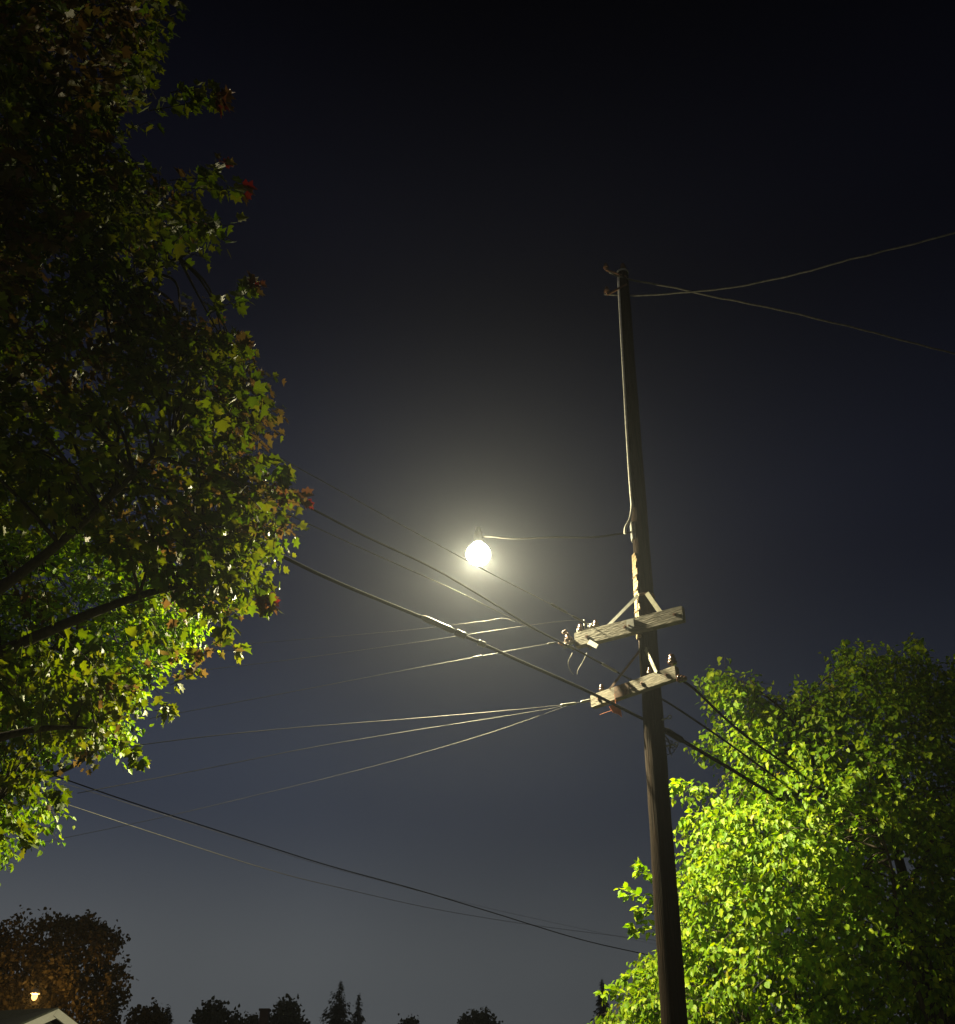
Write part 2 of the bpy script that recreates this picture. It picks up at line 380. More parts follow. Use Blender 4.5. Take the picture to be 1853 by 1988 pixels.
s1 = lamp('SPOT', 'lamp_light', LAMP + Vector((0, 0, -.04)), P_DOWN, .08, WARM); s1.data.spot_size = R(160); s1.data.spot_blend = .6; child(s1, SL)
s2 = lamp('POINT', 'lamp_glow', LAMP + Vector((0, 0, -.05)), P_ALL, .06, WARM); child(s2, SL)

# ---------------------------------------------------------------- overhead lines
def wire(name, pix, r, m, label, cat='wire', n=8, group=None, wob=0.0, extra=None):
    pts = ease([at_z(*p) if len(p) == 3 else p[0] for p in pix], n)
    if wob: pts = [p + Vector((0, 0, wob*2*noise.noise(p*3.1)+wob*2.5*noise.noise(p*.9))) for p in pts]
    o0 = thing(name, pts[0], label, cat, group) if extra else None
    b = MB(); b.tube(pts, r, 6); o = b.build('sheath' if extra else name, m, o0, True)
    if extra:
        for nm_, mm, fr, ln, rr in extra:
            i = min(len(pts)-2, int(fr*len(pts))); p = pts[i]; d = (pts[i+1]-pts[i]).normalized()
            bb = MB(); bb.lathe(p - d*ln/2, d, [(0, r), (.03*ln, rr*.7), (.15*ln, rr), (.5*ln, rr*.9), (.85*ln, rr), (.97*ln, rr*.7), (ln, r)], 10); bb.build(nm_, mm, o0, True)
        return o0
    return tag(o, label, cat, group)
G1 = 'lines running from the left tree to the pole'; G2 = 'lines leaving the pole towards the right tree'
wire('telephone_cable', [(250, 927, 7.9), (420, 1014, 7.7), (530, 1071, 7.6), (650, 1129, 7.48), (850, 1212, 7.30), (1010, 1284, 7.17), (1140, 1342, 7.08), (1228, 1386, 7.02), (1280, 1412, 7.0)], .022, M_dark,
     'thick black cable sloping from the left tree to just under the lower crossarm', 'cable', group=G1,
     extra=[('splice', M_wire, .50, .5, .04), ('clamp', M_wire, .53, .16, .045), ('clamp', M_galv, .56, .12, .04)])
wire('telephone_cable', [(380, 880, 8.4), (560, 965, 8.2), (700, 1037, 8.1), (830, 1098, 8.05), (930, 1155, 7.95), (1040, 1222, 7.9), (1130, 1268, 7.85), (1228, 1322, 7.75), (1275, 1353, 7.6)], .014, M_dark,
     'black cable passing just below the lit lamp and under the upper crossarm', 'cable', group=G1,
     extra=[('splice', M_galv, .80, .35, .022), ('clamp', M_galv, .72, .14, .022)])
wire('overhead_wire', [(460, 845, 9.0), (600, 920, 8.95), (735, 995, 8.85), (860, 1063, 8.8), (950, 1112, 8.75), (1075, 1176, 8.65), (1130, 1206, 8.6), (1182, 1232, 8.55)], .007, M_dullwire,
     'topmost thin wire from the left tree, passing behind the lit lamp to the upper crossarm', 'wire', group=G1,
     extra=[('splice', M_wire, .72, .35, .022), ('splice', M_wire, .84, .3, .02), ('clamp', M_wire, .90, .1, .04), ('clamp', M_wire, .95, .12, .035)])
wire('overhead_wire', [(540, 990, 8.2), (700, 1064, 8.1), (853, 1132, 8.0), (920, 1164, 8.0), (1000, 1204, 8.08), (1118, 1262, 8.38)], .007, M_wire,
     'thin bright wire glinting under the lit lamp, ending at the upper crossarm tip', 'wire', group=G1)
wire('service_wire', [(150, 1462, 5.2), (400, 1430, 5.6), (560, 1414, 5.95), (683, 1404, 6.22), (800, 1395, 6.5), (920, 1385, 6.8), (1040, 1374, 7.1), (1110, 1366, 7.3), (1150, 1358, 7.45)], .0038, M_wire,
     'uppermost of the three pale wires fanning left from the lower crossarm', 'wire', group='service wires fanning left from the lower crossarm',
     extra=[('clamp', M_galv, .86, .30, .018), ('clamp', M_galv, .95, .2, .02)])
wire('service_wire', [(150, 1540, 4.6), (400, 1492, 5.2), (600, 1452, 5.7), (790, 1420, 6.25), (880, 1406, 6.55), (1000, 1387, 6.95), (1060, 1377, 7.15), (1104, 1368, 7.29)], .003, M_wire,
     'middle of the three pale wires fanning left from the lower crossarm', 'wire', group='service wires fanning left from the lower crossarm')
wire('service_wire', [(60, 1640, 4.2), (300, 1590, 4.6), (500, 1543, 5.1), (640, 1509, 5.5), (786, 1471, 5.97), (930, 1429, 6.5), (1040, 1392, 6.98), (1108, 1367, 7.3)], .002, M_wire,
     'lowest of the three pale wires fanning left from the lower crossarm', 'wire', group='service wires fanning left from the lower crossarm')
wire('service_wire', [(300, 1312, 6.9), (560, 1281, 7.3), (700, 1262, 7.52), (820, 1245, 7.7), (912, 1231, 7.85), (998, 1218, 8.0), (1080, 1207, 8.2), (1132, 1203, 8.5)], .0028, M_wire,
     'thin pale wire crossing below the lit lamp, almost level, above the tilted one', 'wire', group='thin wires below the lamp')
wire('service_wire', [(290, 1395, 6.3), (560, 1344, 6.8), (780, 1302, 7.3), (926, 1275, 7.7), (1000, 1261, 7.9), (1077, 1248, 8.15), (1110, 1246, 8.3)], .003, M_wire,
     'thin pale wire ending at the left tip of the upper crossarm, tilted upwards', 'wire', group='thin wires below the lamp',
     extra=[('clamp', M_wire, .50, .16, .014), ('clamp', M_wire, .80, .14, .014)])
wire('service_wire', [(330, 1262, 7.1), (600, 1240, 7.5), (800, 1222, 7.85), (937, 1206, 8.05), (975, 1200, 8.1), (1000, 1207, 7.95)], .0024, M_wire,
     'uppermost hair-thin wire just below the lit lamp, ending on the black cable', 'wire', group='thin wires below the lamp')
# right of the pole
wire('telephone_cable', [(1268, 1402, 7.0), (1323, 1437, 6.95), (1398, 1481, 6.9), (1462, 1520, 6.88), (1560, 1580, 6.9), (1700, 1665, 7.0)], .028, M_dark,
     'lowest of the three black cables leaving the pole across the right tree', 'cable', group=G2, extra=[('splice', M_dark, .17, .5, .05)])
wire('telephone_cable', [(1262, 1346, 7.45), (1301, 1367, 7.4), (1376, 1417, 7.35), (1440, 1462, 7.3), (1520, 1520, 7.3)], .017, M_dark,
     'middle one of the three black cables leaving the pole across the right tree', 'cable', group=G2)
wire('telephone_cable', [(1296, 1304, 7.7), (1345, 1336, 7.6), (1400, 1388, 7.45), (1454, 1434, 7.35), (1531, 1488, 7.3), (1612, 1545, 7.25), (1750, 1640, 7.2)], .022, M_dark,
     'uppermost of the three black cables leaving the pole across the right tree', 'cable', group=G2)
# pole-top conductors
wire('power_line', [(1182, 528, 15.6), (1215, 541, 15.6), (1300, 556, 15.5), (1390, 576, 15.45), (1500, 600, 15.4), (1600, 622, 15.4), (1730, 655, 15.45), (1853, 687, 15.5), (2150, 770, 15.8)], .018, M_dullwire,
     'thin power line dropping to the right from the pole top', 'power line', wob=.012, group='power lines at the pole top')
wire('power_line', [(1172, 572, 15.3), (1230, 573, 15.3), (1300, 570, 15.25), (1400, 560, 15.2), (1500, 543, 15.2), (1650, 505, 15.2), (1760, 476, 15.3), (1853, 452, 15.4), (2150, 380, 15.8)], .018, M_dullwire,
     'thin power line rising to the right from the pole top', 'power line', wob=.012, group='power lines at the pole top')
# lower left, far spans
def wire_d(pix, r, m, label): 
    pts = ease([at_d(*p) for p in pix], 10); b = MB(); b.tube(pts, r, 6); return tag(b.build('overhead_wire', m), label, 'wire', 'wires low in the sky on the left')
wire_d([(-60, 1502, 16), (130, 1562, 17), (300, 1618, 18), (500, 1682, 20), (640, 1719, 23), (900, 1775, 30), (1180, 1815, 40), (1500, 1850, 55)], .0065, M_wire, 'pale wire low on the left, coming out from under the left tree')
wire_d([(-60, 1470, 18), (120, 1520, 19), (350, 1592, 20), (560, 1660, 23), (700, 1700, 27), (1000, 1775, 38), (1350, 1850, 60)], .0045, M_dullwire, 'faint thin wire just above the pale one, low on the left')
wire_d([(-80, 1440, 22), (250, 1556, 26), (540, 1650, 30), (650, 1684, 31), (800, 1725, 32), (950, 1770, 33), (1120, 1822, 34), (1240, 1850, 35), (1400, 1885, 36)], .017, M_dark, 'dark cable running low across the sky to the bright leaves behind the pole')

# ---------------------------------------------------------------- trees
MAPLE = np.array([(0, 0), (.30, -.06), (.56, .18), (.34, .33), (.54, .66), (.20, .66), (0, 1)])
OVATE = np.array([(0, 0), (.26, .0), (.44, .25), (.40, .52), (.20, .78), (0, 1)])
DISCV = np.array([(0, 0), (.5, .3), (.42, .75), (0, 1)])
def leaves_mesh(name, pos, dirs, nrm, size, shape, mats, midx, parent, fold=.28):
    """every leaf: two folded halves that share the midrib"""
    N = len(pos); k = len(shape); dirs = dirs/np.linalg.norm(dirs, axis=1, keepdims=True)
    side = np.cross(dirs, nrm); side /= (np.linalg.norm(side, axis=1, keepdims=True)+1e-9); up = np.cross(side, dirs)
    right = shape; left = shape[1:-1]*np.array([-1, 1])
    tpl = np.vstack([right, left]); m = len(tpl)
    fo = rng.uniform(-.1, .75, (N, 1)); cu = rng.uniform(-.05, .40, (N, 1)); wd = rng.uniform(.72, 1.1, (N, 1, 1))   # each leaf folds and curls its own way
    lift = np.abs(tpl[None, :, 0])*fo - cu*tpl[None, :, 1]**2
    V = pos[:, None, :] + size[:, None, None]*(wd*tpl[None, :, 0:1]*side[:, None, :] + tpl[None, :, 1:2]*dirs[:, None, :] + lift[:, :, None]*up[:, None, :])
    V = V.reshape(-1, 3)
    fr = list(range(k)); fl = [0] + list(range(k-1, k, 1)) + list(range(m-1, k-1, -1))
    fl = [0, k-1] + list(range(m-1, k-1, -1))
    loops = np.array(fr + fl); L = len(loops)
    allL = (loops[None, :] + (np.arange(N)*m)[:, None]).reshape(-1)
    starts = (np.arange(N)[:, None]*L + np.array([0, k])[None, :]).reshape(-1); tot = np.tile([k, len(fl)], N)
    me = bpy.data.meshes.new(name); me.vertices.add(len(V)); me.vertices.foreach_set('co', V.astype(np.float32).ravel())
    me.loops.add(len(allL)); me.loops.foreach_set('vertex_index', allL.astype(np.int32))
    me.polygons.add(2*N); me.polygons.foreach_set('loop_start', starts.astype(np.int32)); me.polygons.foreach_set('loop_total', tot.astype(np.int32))
    for mm in mats: me.materials.append(mm)
    me.polygons.foreach_set('material_index', np.repeat(midx, 2).astype(np.int32)); me.update(calc_edges=True); me.validate()
    o = bpy.data.objects.new(name, me); scene.collection.objects.link(o); o.parent = parent; o.matrix_parent_inverse = Matrix.Translation(-parent.location)
    return o
def inpoly(px, py, poly):
    ins = np.zeros(len(px), bool); n = len(poly); j = n-1
    for i in range(n):
        xi, yi = poly[i]; xj, yj = poly[j]
        c = ((yi > py) != (yj > py)) & (px < (xj-xi)*(py-yi)/((yj-yi) or 1e-9)+xi); ins ^= c; j = i
    return ins
def edgedist(px, py, poly, openx=None):
    d = np.full(len(px), 1e9)
    for i in range(len(poly)):
        a = np.array(poly[i], float); b_ = np.array(poly[(i+1) % len(poly)], float)
        if openx and openx(a, b_): continue
        ab = b_-a; t = np.clip(((px-a[0])*ab[0]+(py-a[1])*ab[1])/(ab@ab+1e-9), 0, 1)
        d = np.minimum(d, np.hypot(px-a[0]-t*ab[0], py-a[1]-t*ab[1]))
    return d
def crown_points(poly, ntry, depf, thick, soft, nscale, nthr, openx=None, outkeep=.35, pad=8):
    """points through the crown's volume: outline, own distance and own thickness, with gaps between clumps"""
    P0 = np.array(poly, float); x0, y0 = P0.min(0); x1, y1 = P0.max(0)
    px = rng.uniform(x0, x1, ntry); py = rng.uniform(y0, y1, ntry); k = inpoly(px, py, poly); px, py = px[k], py[k]
    e = edgedist(px, py, poly, openx); k = e > pad; px, py, e = px[k], py[k], e[k]
    half = thick*np.sqrt(np.clip(e/soft, .04, 1)); dep = np.array([depf(x, y) for x, y in zip(px, py)]) + rng.uniform(-1, 1, len(px))*half
    out = []
    for x, y, d in zip(px, py, dep):
        if (x < -60 or y < -60 or x > W_+60 or y > H_+60) and random.random() > outkeep: continue
        p = at_d(x, y, d)
        if p.z < .8: continue
        if noise.noise(p*nscale) + .35*noise.noise(p*nscale*2.7+Vector((9, 3, 1))) > nthr: out.append(p)
    return out
def twigs_to_leaves(pts, centre, nl, ln, sz, droop=.5, spread=.09):
    pos, dr, nr, ss, tw = [], [], [], [], []
    for p in pts:
        o_ = (p-centre); o_.z *= .6; o_ = o_.normalized() if o_.length > 0 else Vector((0, 0, 1))
        d = (o_ + Vector((random.gauss(0, .5), random.gauss(0, .5), random.gauss(.05, .4)))).normalized()
        L = ln*random.uniform(.6, 1.3); a = p - d*L*.5; q = []
        n = max(3, int(nl*random.uniform(.6, 1.3)))
        for i in range(n):
            t = (i+.5)/n; c = a + d*L*t - Vector((0, 0, .18*L*t*t)); q.append(c)
            s_ = Vector((random.gauss(0, 1), random.gauss(0, 1), random.gauss(0, 1))); s_ = (s_ - d*s_.dot(d)).normalized()
            pos.append(c + s_*random.uniform(.01, spread)); dr.append(s_*.8 + d*random.uniform(.1, .9) + Vector((0, 0, -droop*random.uniform(.3, 1.6))))
            nr.append(Vector((random.gauss(0, .55), random.gauss(0, .55), 1)) + o_*.5); ss.append(sz*random.uniform(.6, 1.25)*(1-.25*t))
        tw.append((a, a+d*L*.5-Vector((0, 0, .05*L)), a+d*L-Vector((0, 0, .18*L))))
    return (np.array([tuple(v) for v in pos]), np.array([tuple(v) for v in dr]), np.array([tuple(v) for v in nr]), np.array(ss), tw)
def wood(parent, trunk_pts, trunk_r, pts, tw, nl=14, nb=220, lr=.09):
    b = MB(); b.tube(ease(trunk_pts, 8), [trunk_r[0] + (trunk_r[1]-trunk_r[0])*i/(8*(len(trunk_pts)-1)) for i in range(8*(len(trunk_pts)-1)+1)], 14, jitter=.04); b.build('trunk', M_bark, parent, True)
    b = MB(); T = ease(trunk_pts, 8); nodes = []
    tgt = [pts[0]]
    cand = random.sample(pts, min(len(pts), 500))
    while len(tgt) < min(nl, len(cand)): tgt.append(max(cand, key=lambda c: min((c-t).length for t in tgt)))
    for t in tgt:
        lo = [p for p in T if p.z < t.z-.3 and p.z > 1.8] or T[len(T)//3:]
        s_ = min(lo, key=lambda p: (p-t).length + abs((t.z-p.z)-(Vector((p.x-t.x, p.y-t.y)).length*.7)))
        m1 = s_.lerp(t, .4) + Vector((random.gauss(0, .15), random.gauss(0, .15), .35)); m2 = s_.lerp(t, .75) + Vector((random.gauss(0, .15), random.gauss(0, .15), .25))
        c = ease([s_, m1, m2, t], 6); b.tube(c, [lr*(1-.85*i/(len(c)-1)) for i in range(len(c))], 7); nodes += [(p, lr*(1-.85*i/(len(c)-1))) for i, p in enumerate(c)]
    for t in random.sample(pts, min(nb, len(pts))):
        s_, r_ = min(nodes, key=lambda q: (q[0]-t).length); m1 = s_.lerp(t, .5) + Vector((random.gauss(0, .08), random.gauss(0, .08), .12))
        c = ease([s_, m1, t], 4); rr = min(r_, .022); b.tube(c, [rr*(1-.75*i/(len(c)-1)) for i in range(len(c))], 5)
    for a in tw: b.tube(a, [.0055, .004, .002], 3, cap=False)
    b.build('branches', M_bark, parent, True)

# --- near maple on the left
LM_green = leafmat('maple leaf green', [(.055, .090, .010), (.095, .125, .014), (.13, .13, .020), (.085, .15, .012)], .50, .40, .4)
LM_brown = leafmat('maple leaf olive brown', [(.09, .068, .022), (.12, .07, .03), (.085, .08, .018)], .50, .40, .4)
LM_red = leafmat('maple leaf red', [(.13, .020, .020), (.10, .045, .025), (.12, .09, .03)], .35, .35)
def add_sprig(paths, nper, sz):
    """hand placed shoots: list of ((px,py,depth)...) -> leaf arrays along the shoot"""
    pos, dr, nr, ss, tw = [], [], [], [], []
    for path in paths:
        c = ease([at_d(*p) for p in path], 6); tw.append((c[0], c[len(c)//2], c[-1])); L = len(c)
        for i in range(nper*len(path)):
            t = random.random()**.8; k = min(L-2, int(t*(L-1))); p = c[k].lerp(c[k+1], random.random()); d = (c[k+1]-c[k]).normalized()
            s_ = Vector((random.gauss(0, 1), random.gauss(0, 1), random.gauss(0, 1))); s_ = (s_-d*s_.dot(d)).normalized()
            pos.append(tuple(p+s_*random.uniform(.01, .07))); dr.append(tuple(s_*.8+d*.7+Vector((0, 0, -.4)))); nr.append((random.gauss(0, .6), random.gauss(0, .6), 1)); ss.append(sz*random.uniform(.6, 1.15))
    return np.array(pos), np.array(dr), np.array(nr), np.array(ss), tw
polyA = [(-520, -320), (330, -320), (322, 0), (300, 110), (292, 190), (260, 250), (250, 320), (330, 345), (400, 372), (412, 440), (385, 500), (330, 520), (285, 545), (250, 560), (330, 590),
         (400, 612), (440, 640), (478, 690), (498, 740), (524, 785), (512, 840), (488, 880), (535, 920), (562, 975), (548, 1060), (505, 1090), (478, 1135), (490, 1175), (425, 1215),
         (350, 1232), (310, 1262), (280, 1290), (262, 1330), (268, 1360), (240, 1385), (236, 1415), (240, 1448), (180, 1442), (130, 1462), (90, 1540), (40, 1560), (-60, 1610), (-520, 1500)]
opA = lambda a, b_: a[0] < -100 and b_[0] < -100 or a[1] < -200 and b_[1] < -200
depA = lambda x, y: 10.3 + 1.6*min(1, max(0, (y-900)/500))
ptsA = crown_points(polyA, 5600, depA, 2.7, 260, .9, -.16, opA)
def gap(p):                                                             # openings where the bright tree behind shows through
    q = p-Vector((0, 0, CAMZ)); d = q.y*cP+q.z*sP; x = W_/2+F_*q.x/d; y = H_/2-F_*(q.z*cP-q.y*sP)/d
    return min(math.hypot((x-120)/215, (y-1140)/95), math.hypot((x-270)/120, (y-1235)/60), math.hypot((x-40)/120, (y-1050)/70))
ptsA = [p for p in ptsA if gap(p) > 1 or random.random() < .10]
cA = Vector((-6.6, 8.8, 8.5))
pos, dr, nr, ss, tw = twigs_to_leaves(ptsA, cA, 15, .62, .125, .7, .12)
sp = [[(290, 215, 9.6), (350, 205, 9.5), (400, 195, 9.4), (436, 198, 9.4)], [(330, 180, 9.5), (380, 170, 9.4), (420, 190, 9.4)], [(330, 350, 9.6), (400, 345, 9.5), (440, 312, 9.4)], [(350, 365, 9.6), (430, 368, 9.4), (478, 363, 9.3)],
      [(400, 612, 9.6), (450, 590, 9.5), (482, 566, 9.4), (500, 548, 9.4)], [(420, 720, 9.7), (460, 690, 9.6), (484, 664, 9.5)], [(520, 930, 10), (560, 965, 9.9), (594, 968, 9.8)],
      [(455, 470, 9.6), (400, 440, 9.5), (412, 462, 9.4)], [(380, 700, 9.2), (470, 745, 9.1), (520, 790, 9.0)], [(460, 880, 9.5), (520, 905, 9.4), (560, 925, 9.4)], [(400, 1180, 10.8), (430, 1215, 10.7), (440, 1240, 10.7)],
      [(220, 1430, 11.6), (262, 1462, 11.5), (270, 1482, 11.5)], [(60, 1500, 11.6), (110, 1530, 11.5), (128, 1560, 11.5)], [(20, 1580, 11.8), (45, 1620, 11.8), (60, 1648, 11.8)],
      [(500, 1130, 10.5), (515, 1160, 10.4), (525, 1185, 10.4)], [(300, 1290, 12.3), (350, 1268, 12.2), (410, 1262, 12.1), (470, 1262, 12)], [(330, 1330, 12.4), (372, 1310, 12.3), (378, 1270, 12.2)], [(300, 1380, 12.4), (328, 1375, 12.3), (322, 1395, 12.2)]]
p2, d2, n2, s2_, tw2 = add_sprig(sp, 9, .125)
nsp = len(p2)
POS = np.vstack([pos, p2]); DR = np.vstack([dr, d2]); NR = np.vstack([nr, n2]); SS = np.concatenate([ss, s2_])
tipsR = [at_d(*q) for q in ((436, 198, 9.4), (440, 312, 9.4), (478, 363, 9.3), (500, 548, 9.4), (484, 664, 9.5), (594, 968, 9.8), (515, 1160, 10.4), (555, 950, 9.9))]
midx = np.zeros(len(POS), int)
for i in range(len(POS)):
    p = Vector(POS[i]); v = noise.noise(p*.7+Vector((3, 1, 7)))
    low = p.z < 7.2
    if v > (.36 if low else .08) and random.random() < .8: midx[i] = 1
    if min((p-t).length for t in tipsR) < .10: midx[i] = 2
TA = thing('maple_tree', (cA.x, cA.y, 0), 'big near maple on the left, dim green and brown with a few red shoots', 'tree')
leaves_mesh('crown', POS, DR, NR, SS, MAPLE, [LM_green, LM_brown, LM_red], midx, TA)
wood(TA, [(-6.4, 8.9, -.1), (-6.5, 8.8, 3), (-6.3, 8.7, 7), (-6.4, 8.9, 11), (-6.2, 8.8, 15)], (.30, .07), ptsA, tw+tw2, 22, 300)

# --- brighter tree lower left, farther away, seen under and through the near maple
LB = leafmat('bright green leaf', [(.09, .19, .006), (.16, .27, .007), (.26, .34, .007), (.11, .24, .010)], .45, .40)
LY = leafmat('yellow leaf', [(.28, .20, .02), (.2, .2, .02)], .45, .4)
polyB = [(-420, 980), (-100, 960), (60, 985), (160, 1000), (300, 1080), (390, 1130), (405, 1200), (390, 1240), (340, 1285), (300, 1310), (250, 1380), (262, 1440), (200, 1462), (140, 1470), (100, 1500), (105, 1530), (131, 1582), (118, 1612), (66, 1650),
         (30, 1628), (18, 1655), (-30, 1690), (-140, 1740), (-420, 1740)]
opB = lambda a, b_: (a[0] < -60 and b_[0] < -60) or (a[1] < 1100 and b_[1] < 1100)
ptsB = crown_points(polyB, 4600, lambda x, y: 14.2, 1.7, 190, .9, -.25, opB)
cB = Vector((-8.2, 13.6, 6.0))
pos, dr, nr, ss, tw = twigs_to_leaves(ptsB, cB, 13, .6, .105, .6, .10)
mB = (rng.random(len(pos)) < .012).astype(int)
TB = thing('street_tree', (cB.x, cB.y, 0), 'bright green leafy tree at the lower left, lit behind the dim maple', 'tree')
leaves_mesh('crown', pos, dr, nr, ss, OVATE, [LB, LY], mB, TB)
wood(TB, [(-8.4, 13.7, -.1), (-8.3, 13.6, 2.5), (-8.2, 13.6, 5), (-8.0, 13.7, 8)], (.2, .06), ptsB, tw, 12, 160, .07)

# --- big tree on the right
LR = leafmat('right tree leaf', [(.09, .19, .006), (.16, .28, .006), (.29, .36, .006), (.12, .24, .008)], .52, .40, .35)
polyR = [(1120, 2020), (1140, 1985), (1185, 1950), (1200, 1925), (1235, 1905), (1240, 1870), (1262, 1845), (1290, 1800), (1300, 1740), (1315, 1680), (1310, 1640), (1335, 1600), (1345, 1575), (1310, 1550), (1302, 1522), (1330, 1512),
         (1390, 1530), (1420, 1500), (1350, 1480), (1345, 1440), (1370, 1420), (1352, 1385), (1375, 1370), (1365, 1340), (1350, 1310), (1375, 1292), (1410, 1285), (1440, 1310), (1460, 1290), (1478, 1320), (1480, 1350), (1540, 1350),
         (1530, 1320), (1560, 1312), (1600, 1320), (1600, 1290), (1610, 1262), (1640, 1245), (1690, 1238), (1720, 1260), (1760, 1255), (1775, 1228), (1795, 1240), (1800, 1290), (1853, 1270), (2080, 1260), (2330, 1420), (2420, 1800), (2350, 2250), (1100, 2250)]
opR = lambda a, b_: a[0] > 1900 and b_[0] > 1900 or a[1] > 2010 and b_[1] > 2010
def depR(x, y):
    return 18.3 + 1.1*min(1, max(0, (1570-y)/160)) + 2.4*min(1, max(0, (x-1560)/330))**1.2
ptsR = crown_points(polyR, 13000, depR, 2.8, 170, .75, -.30, opR, .5)
cR = sum(ptsR, Vector())/len(ptsR)
pos, dr, nr, ss, tw = twigs_to_leaves(ptsR, cR, 14, .66, .122, .95, .12)
sp = [[(1290, 1700, 16.0), (1250, 1695, 15.9), (1234, 1684, 15.9)], [(1300, 1755, 15.8), (1245, 1742, 15.7), (1203, 1726, 15.6)], [(1300, 1785, 15.8), (1250, 1768, 15.7), (1236, 1772, 15.7)],
      [(1300, 1815, 15.8), (1250, 1800, 15.7), (1226, 1806, 15.6)], [(1360, 1535, 16.2), (1320, 1522, 16.1), (1302, 1530, 16.0)], [(1360, 1590, 16.2), (1340, 1585, 16.1), (1312, 1612, 16.0)],
      [(1260, 1890, 16), (1215, 1895, 15.9), (1195, 1905, 15.8)], [(1230, 1940, 16), (1190, 1925, 15.9), (1165, 1935, 15.8)]]
p2, d2, n2, s2_, tw2 = add_sprig(sp, 11, .13)
POS = np.vstack([pos, p2]); DR = np.vstack([dr, d2]); NR = np.vstack([nr, n2]); SS = np.concatenate([ss, s2_])
TR_ = thing('street_tree', (cR.x, cR.y, 0), 'large leafy tree at the lower right, glowing yellow green on its side towards the lamp', 'tree')
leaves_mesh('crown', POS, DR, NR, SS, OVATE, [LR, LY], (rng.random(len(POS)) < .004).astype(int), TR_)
wood(TR_, [(cR.x+.1, cR.y+.1, -.1), (cR.x-.1, cR.y, 2.5), (cR.x, cR.y, 5), (cR.x-.1, cR.y+.1, 8.4)], (.28, .06), ptsR, tw+tw2, 20, 320, .06)

# --- far trees along the bottom of the sky
LD = leafmat('dark far leaf', [(.030, .040, .012), (.045, .055, .018), (.04, .042, .016)], .6, .25)
LDB = leafmat('dark brown far leaf', [(.05, .040, .012), (.06, .045, .014)], .6, .3)
LN = leafmat('conifer needle', [(.014, .024, .014), (.024, .034, .018)], .7, .1)
def far_tree(poly, dep, thick, n, sz, label, m=LD, seed=0, name='dark_tree', nthr=-.2, group=None):
    op = lambda a, b_: a[1] > 2000 and b_[1] > 2000 or a[0] < -20 and b_[0] < -20
    pts = crown_points(poly, n, lambda x, y: dep, thick, 40, 2.2/thick, nthr, op, .6, 1)
    c = sum(pts, Vector())/len(pts)
    N = len(pts)*9; base_ = np.repeat(np.array([tuple(p) for p in pts]), 9, 0) + rng.normal(0, sz*.9, (N, 3))
    t = thing(name, (c.x, c.y, 0), label, 'tree', group)
    leaves_mesh('crown', base_, rng.normal(0, 1, (N, 3)) + np.array([0, 0, -.3]), rng.normal(0, .7, (N, 3)) + np.array([0, 0, .6]), sz*rng.uniform(.6, 1.3, N), OVATE, [m], np.zeros(N, int), t)
    zt_ = c.z
    b = MB(); b.tube([(c.x, c.y, -.05), (c.x+.1, c.y, zt_*.5), (c.x, c.y, zt_)], [.02*zt_+.12, .015*zt_+.08, .05], 10)
    for q in random.sample(pts, min(12, len(pts))): b.tube([(c.x, c.y, max(1, min(zt_, q.z-1))), Vector((c.x, c.y, max(1, q.z-.6))).lerp(q, .5), q], [.09, .06, .02], 5)
    b.build('trunk', M_bark, t, True); return t
far_tree([(-140, 1800), (0, 1788), (25, 1772), (45, 1762), (60, 1775), (98, 1764), (102, 1790), (130, 1778), (150, 1795), (172, 1772), (190, 1790), (205, 1802), (228, 1812), (245, 1835), (235, 1850), (212, 1862), (225, 1880), (246, 1870), (236, 1898),
          (256, 1895), (232, 1918), (248, 1930), (236, 1952), (222, 1960), (230, 1990), (240, 2060), (-140, 2060)], 40, 2.6, 6500, .15, 'big dark round tree low on the left, its underside glowing amber', LDB, nthr=-.04)
FG = 'far trees along the bottom edge'
far_tree([(250, 1975), (256, 1960), (275, 1953), (305, 1950), (310, 1965), (318, 1985), (330, 2060), (240, 2060)], 44, 2, 700, .16, 'small reddish brown tree just right of the big amber-lit one', LDB, group=FG)
far_tree([(384, 1975), (395, 1960), (420, 1951), (440, 1960), (450, 1972), (466, 1970), (470, 2060), (380, 2060)], 70, 3, 750, .26, 'far round tree between the small conifer and the chimney', group=FG)
far_tree([(474, 1982), (490, 1972), (500, 1970), (510, 1980), (515, 2060), (470, 2060)], 72, 2.5, 400, .25, 'low far bush immediately left of the chimney', group=FG)
far_tree([(526, 1985), (535, 1965), (552, 1947), (565, 1945), (578, 1962), (590, 1985), (595, 2060), (520, 2060)], 75, 3, 750, .27, 'far tree with a pointed round top, right of the chimney', group=FG)
far_tree([(895, 1985), (905, 1975), (922, 1965), (932, 1964), (945, 1973), (960, 1985), (965, 2060), (890, 2060)], 80, 3, 700, .27, 'far round treetop at the middle of the bottom edge', group=FG)
far_tree([(780, 1986), (790, 1982), (806, 1983), (815, 2060), (775, 2060)], 80, 2.5, 300, .27, 'barely visible low bush left of the middle of the bottom edge', group=FG)

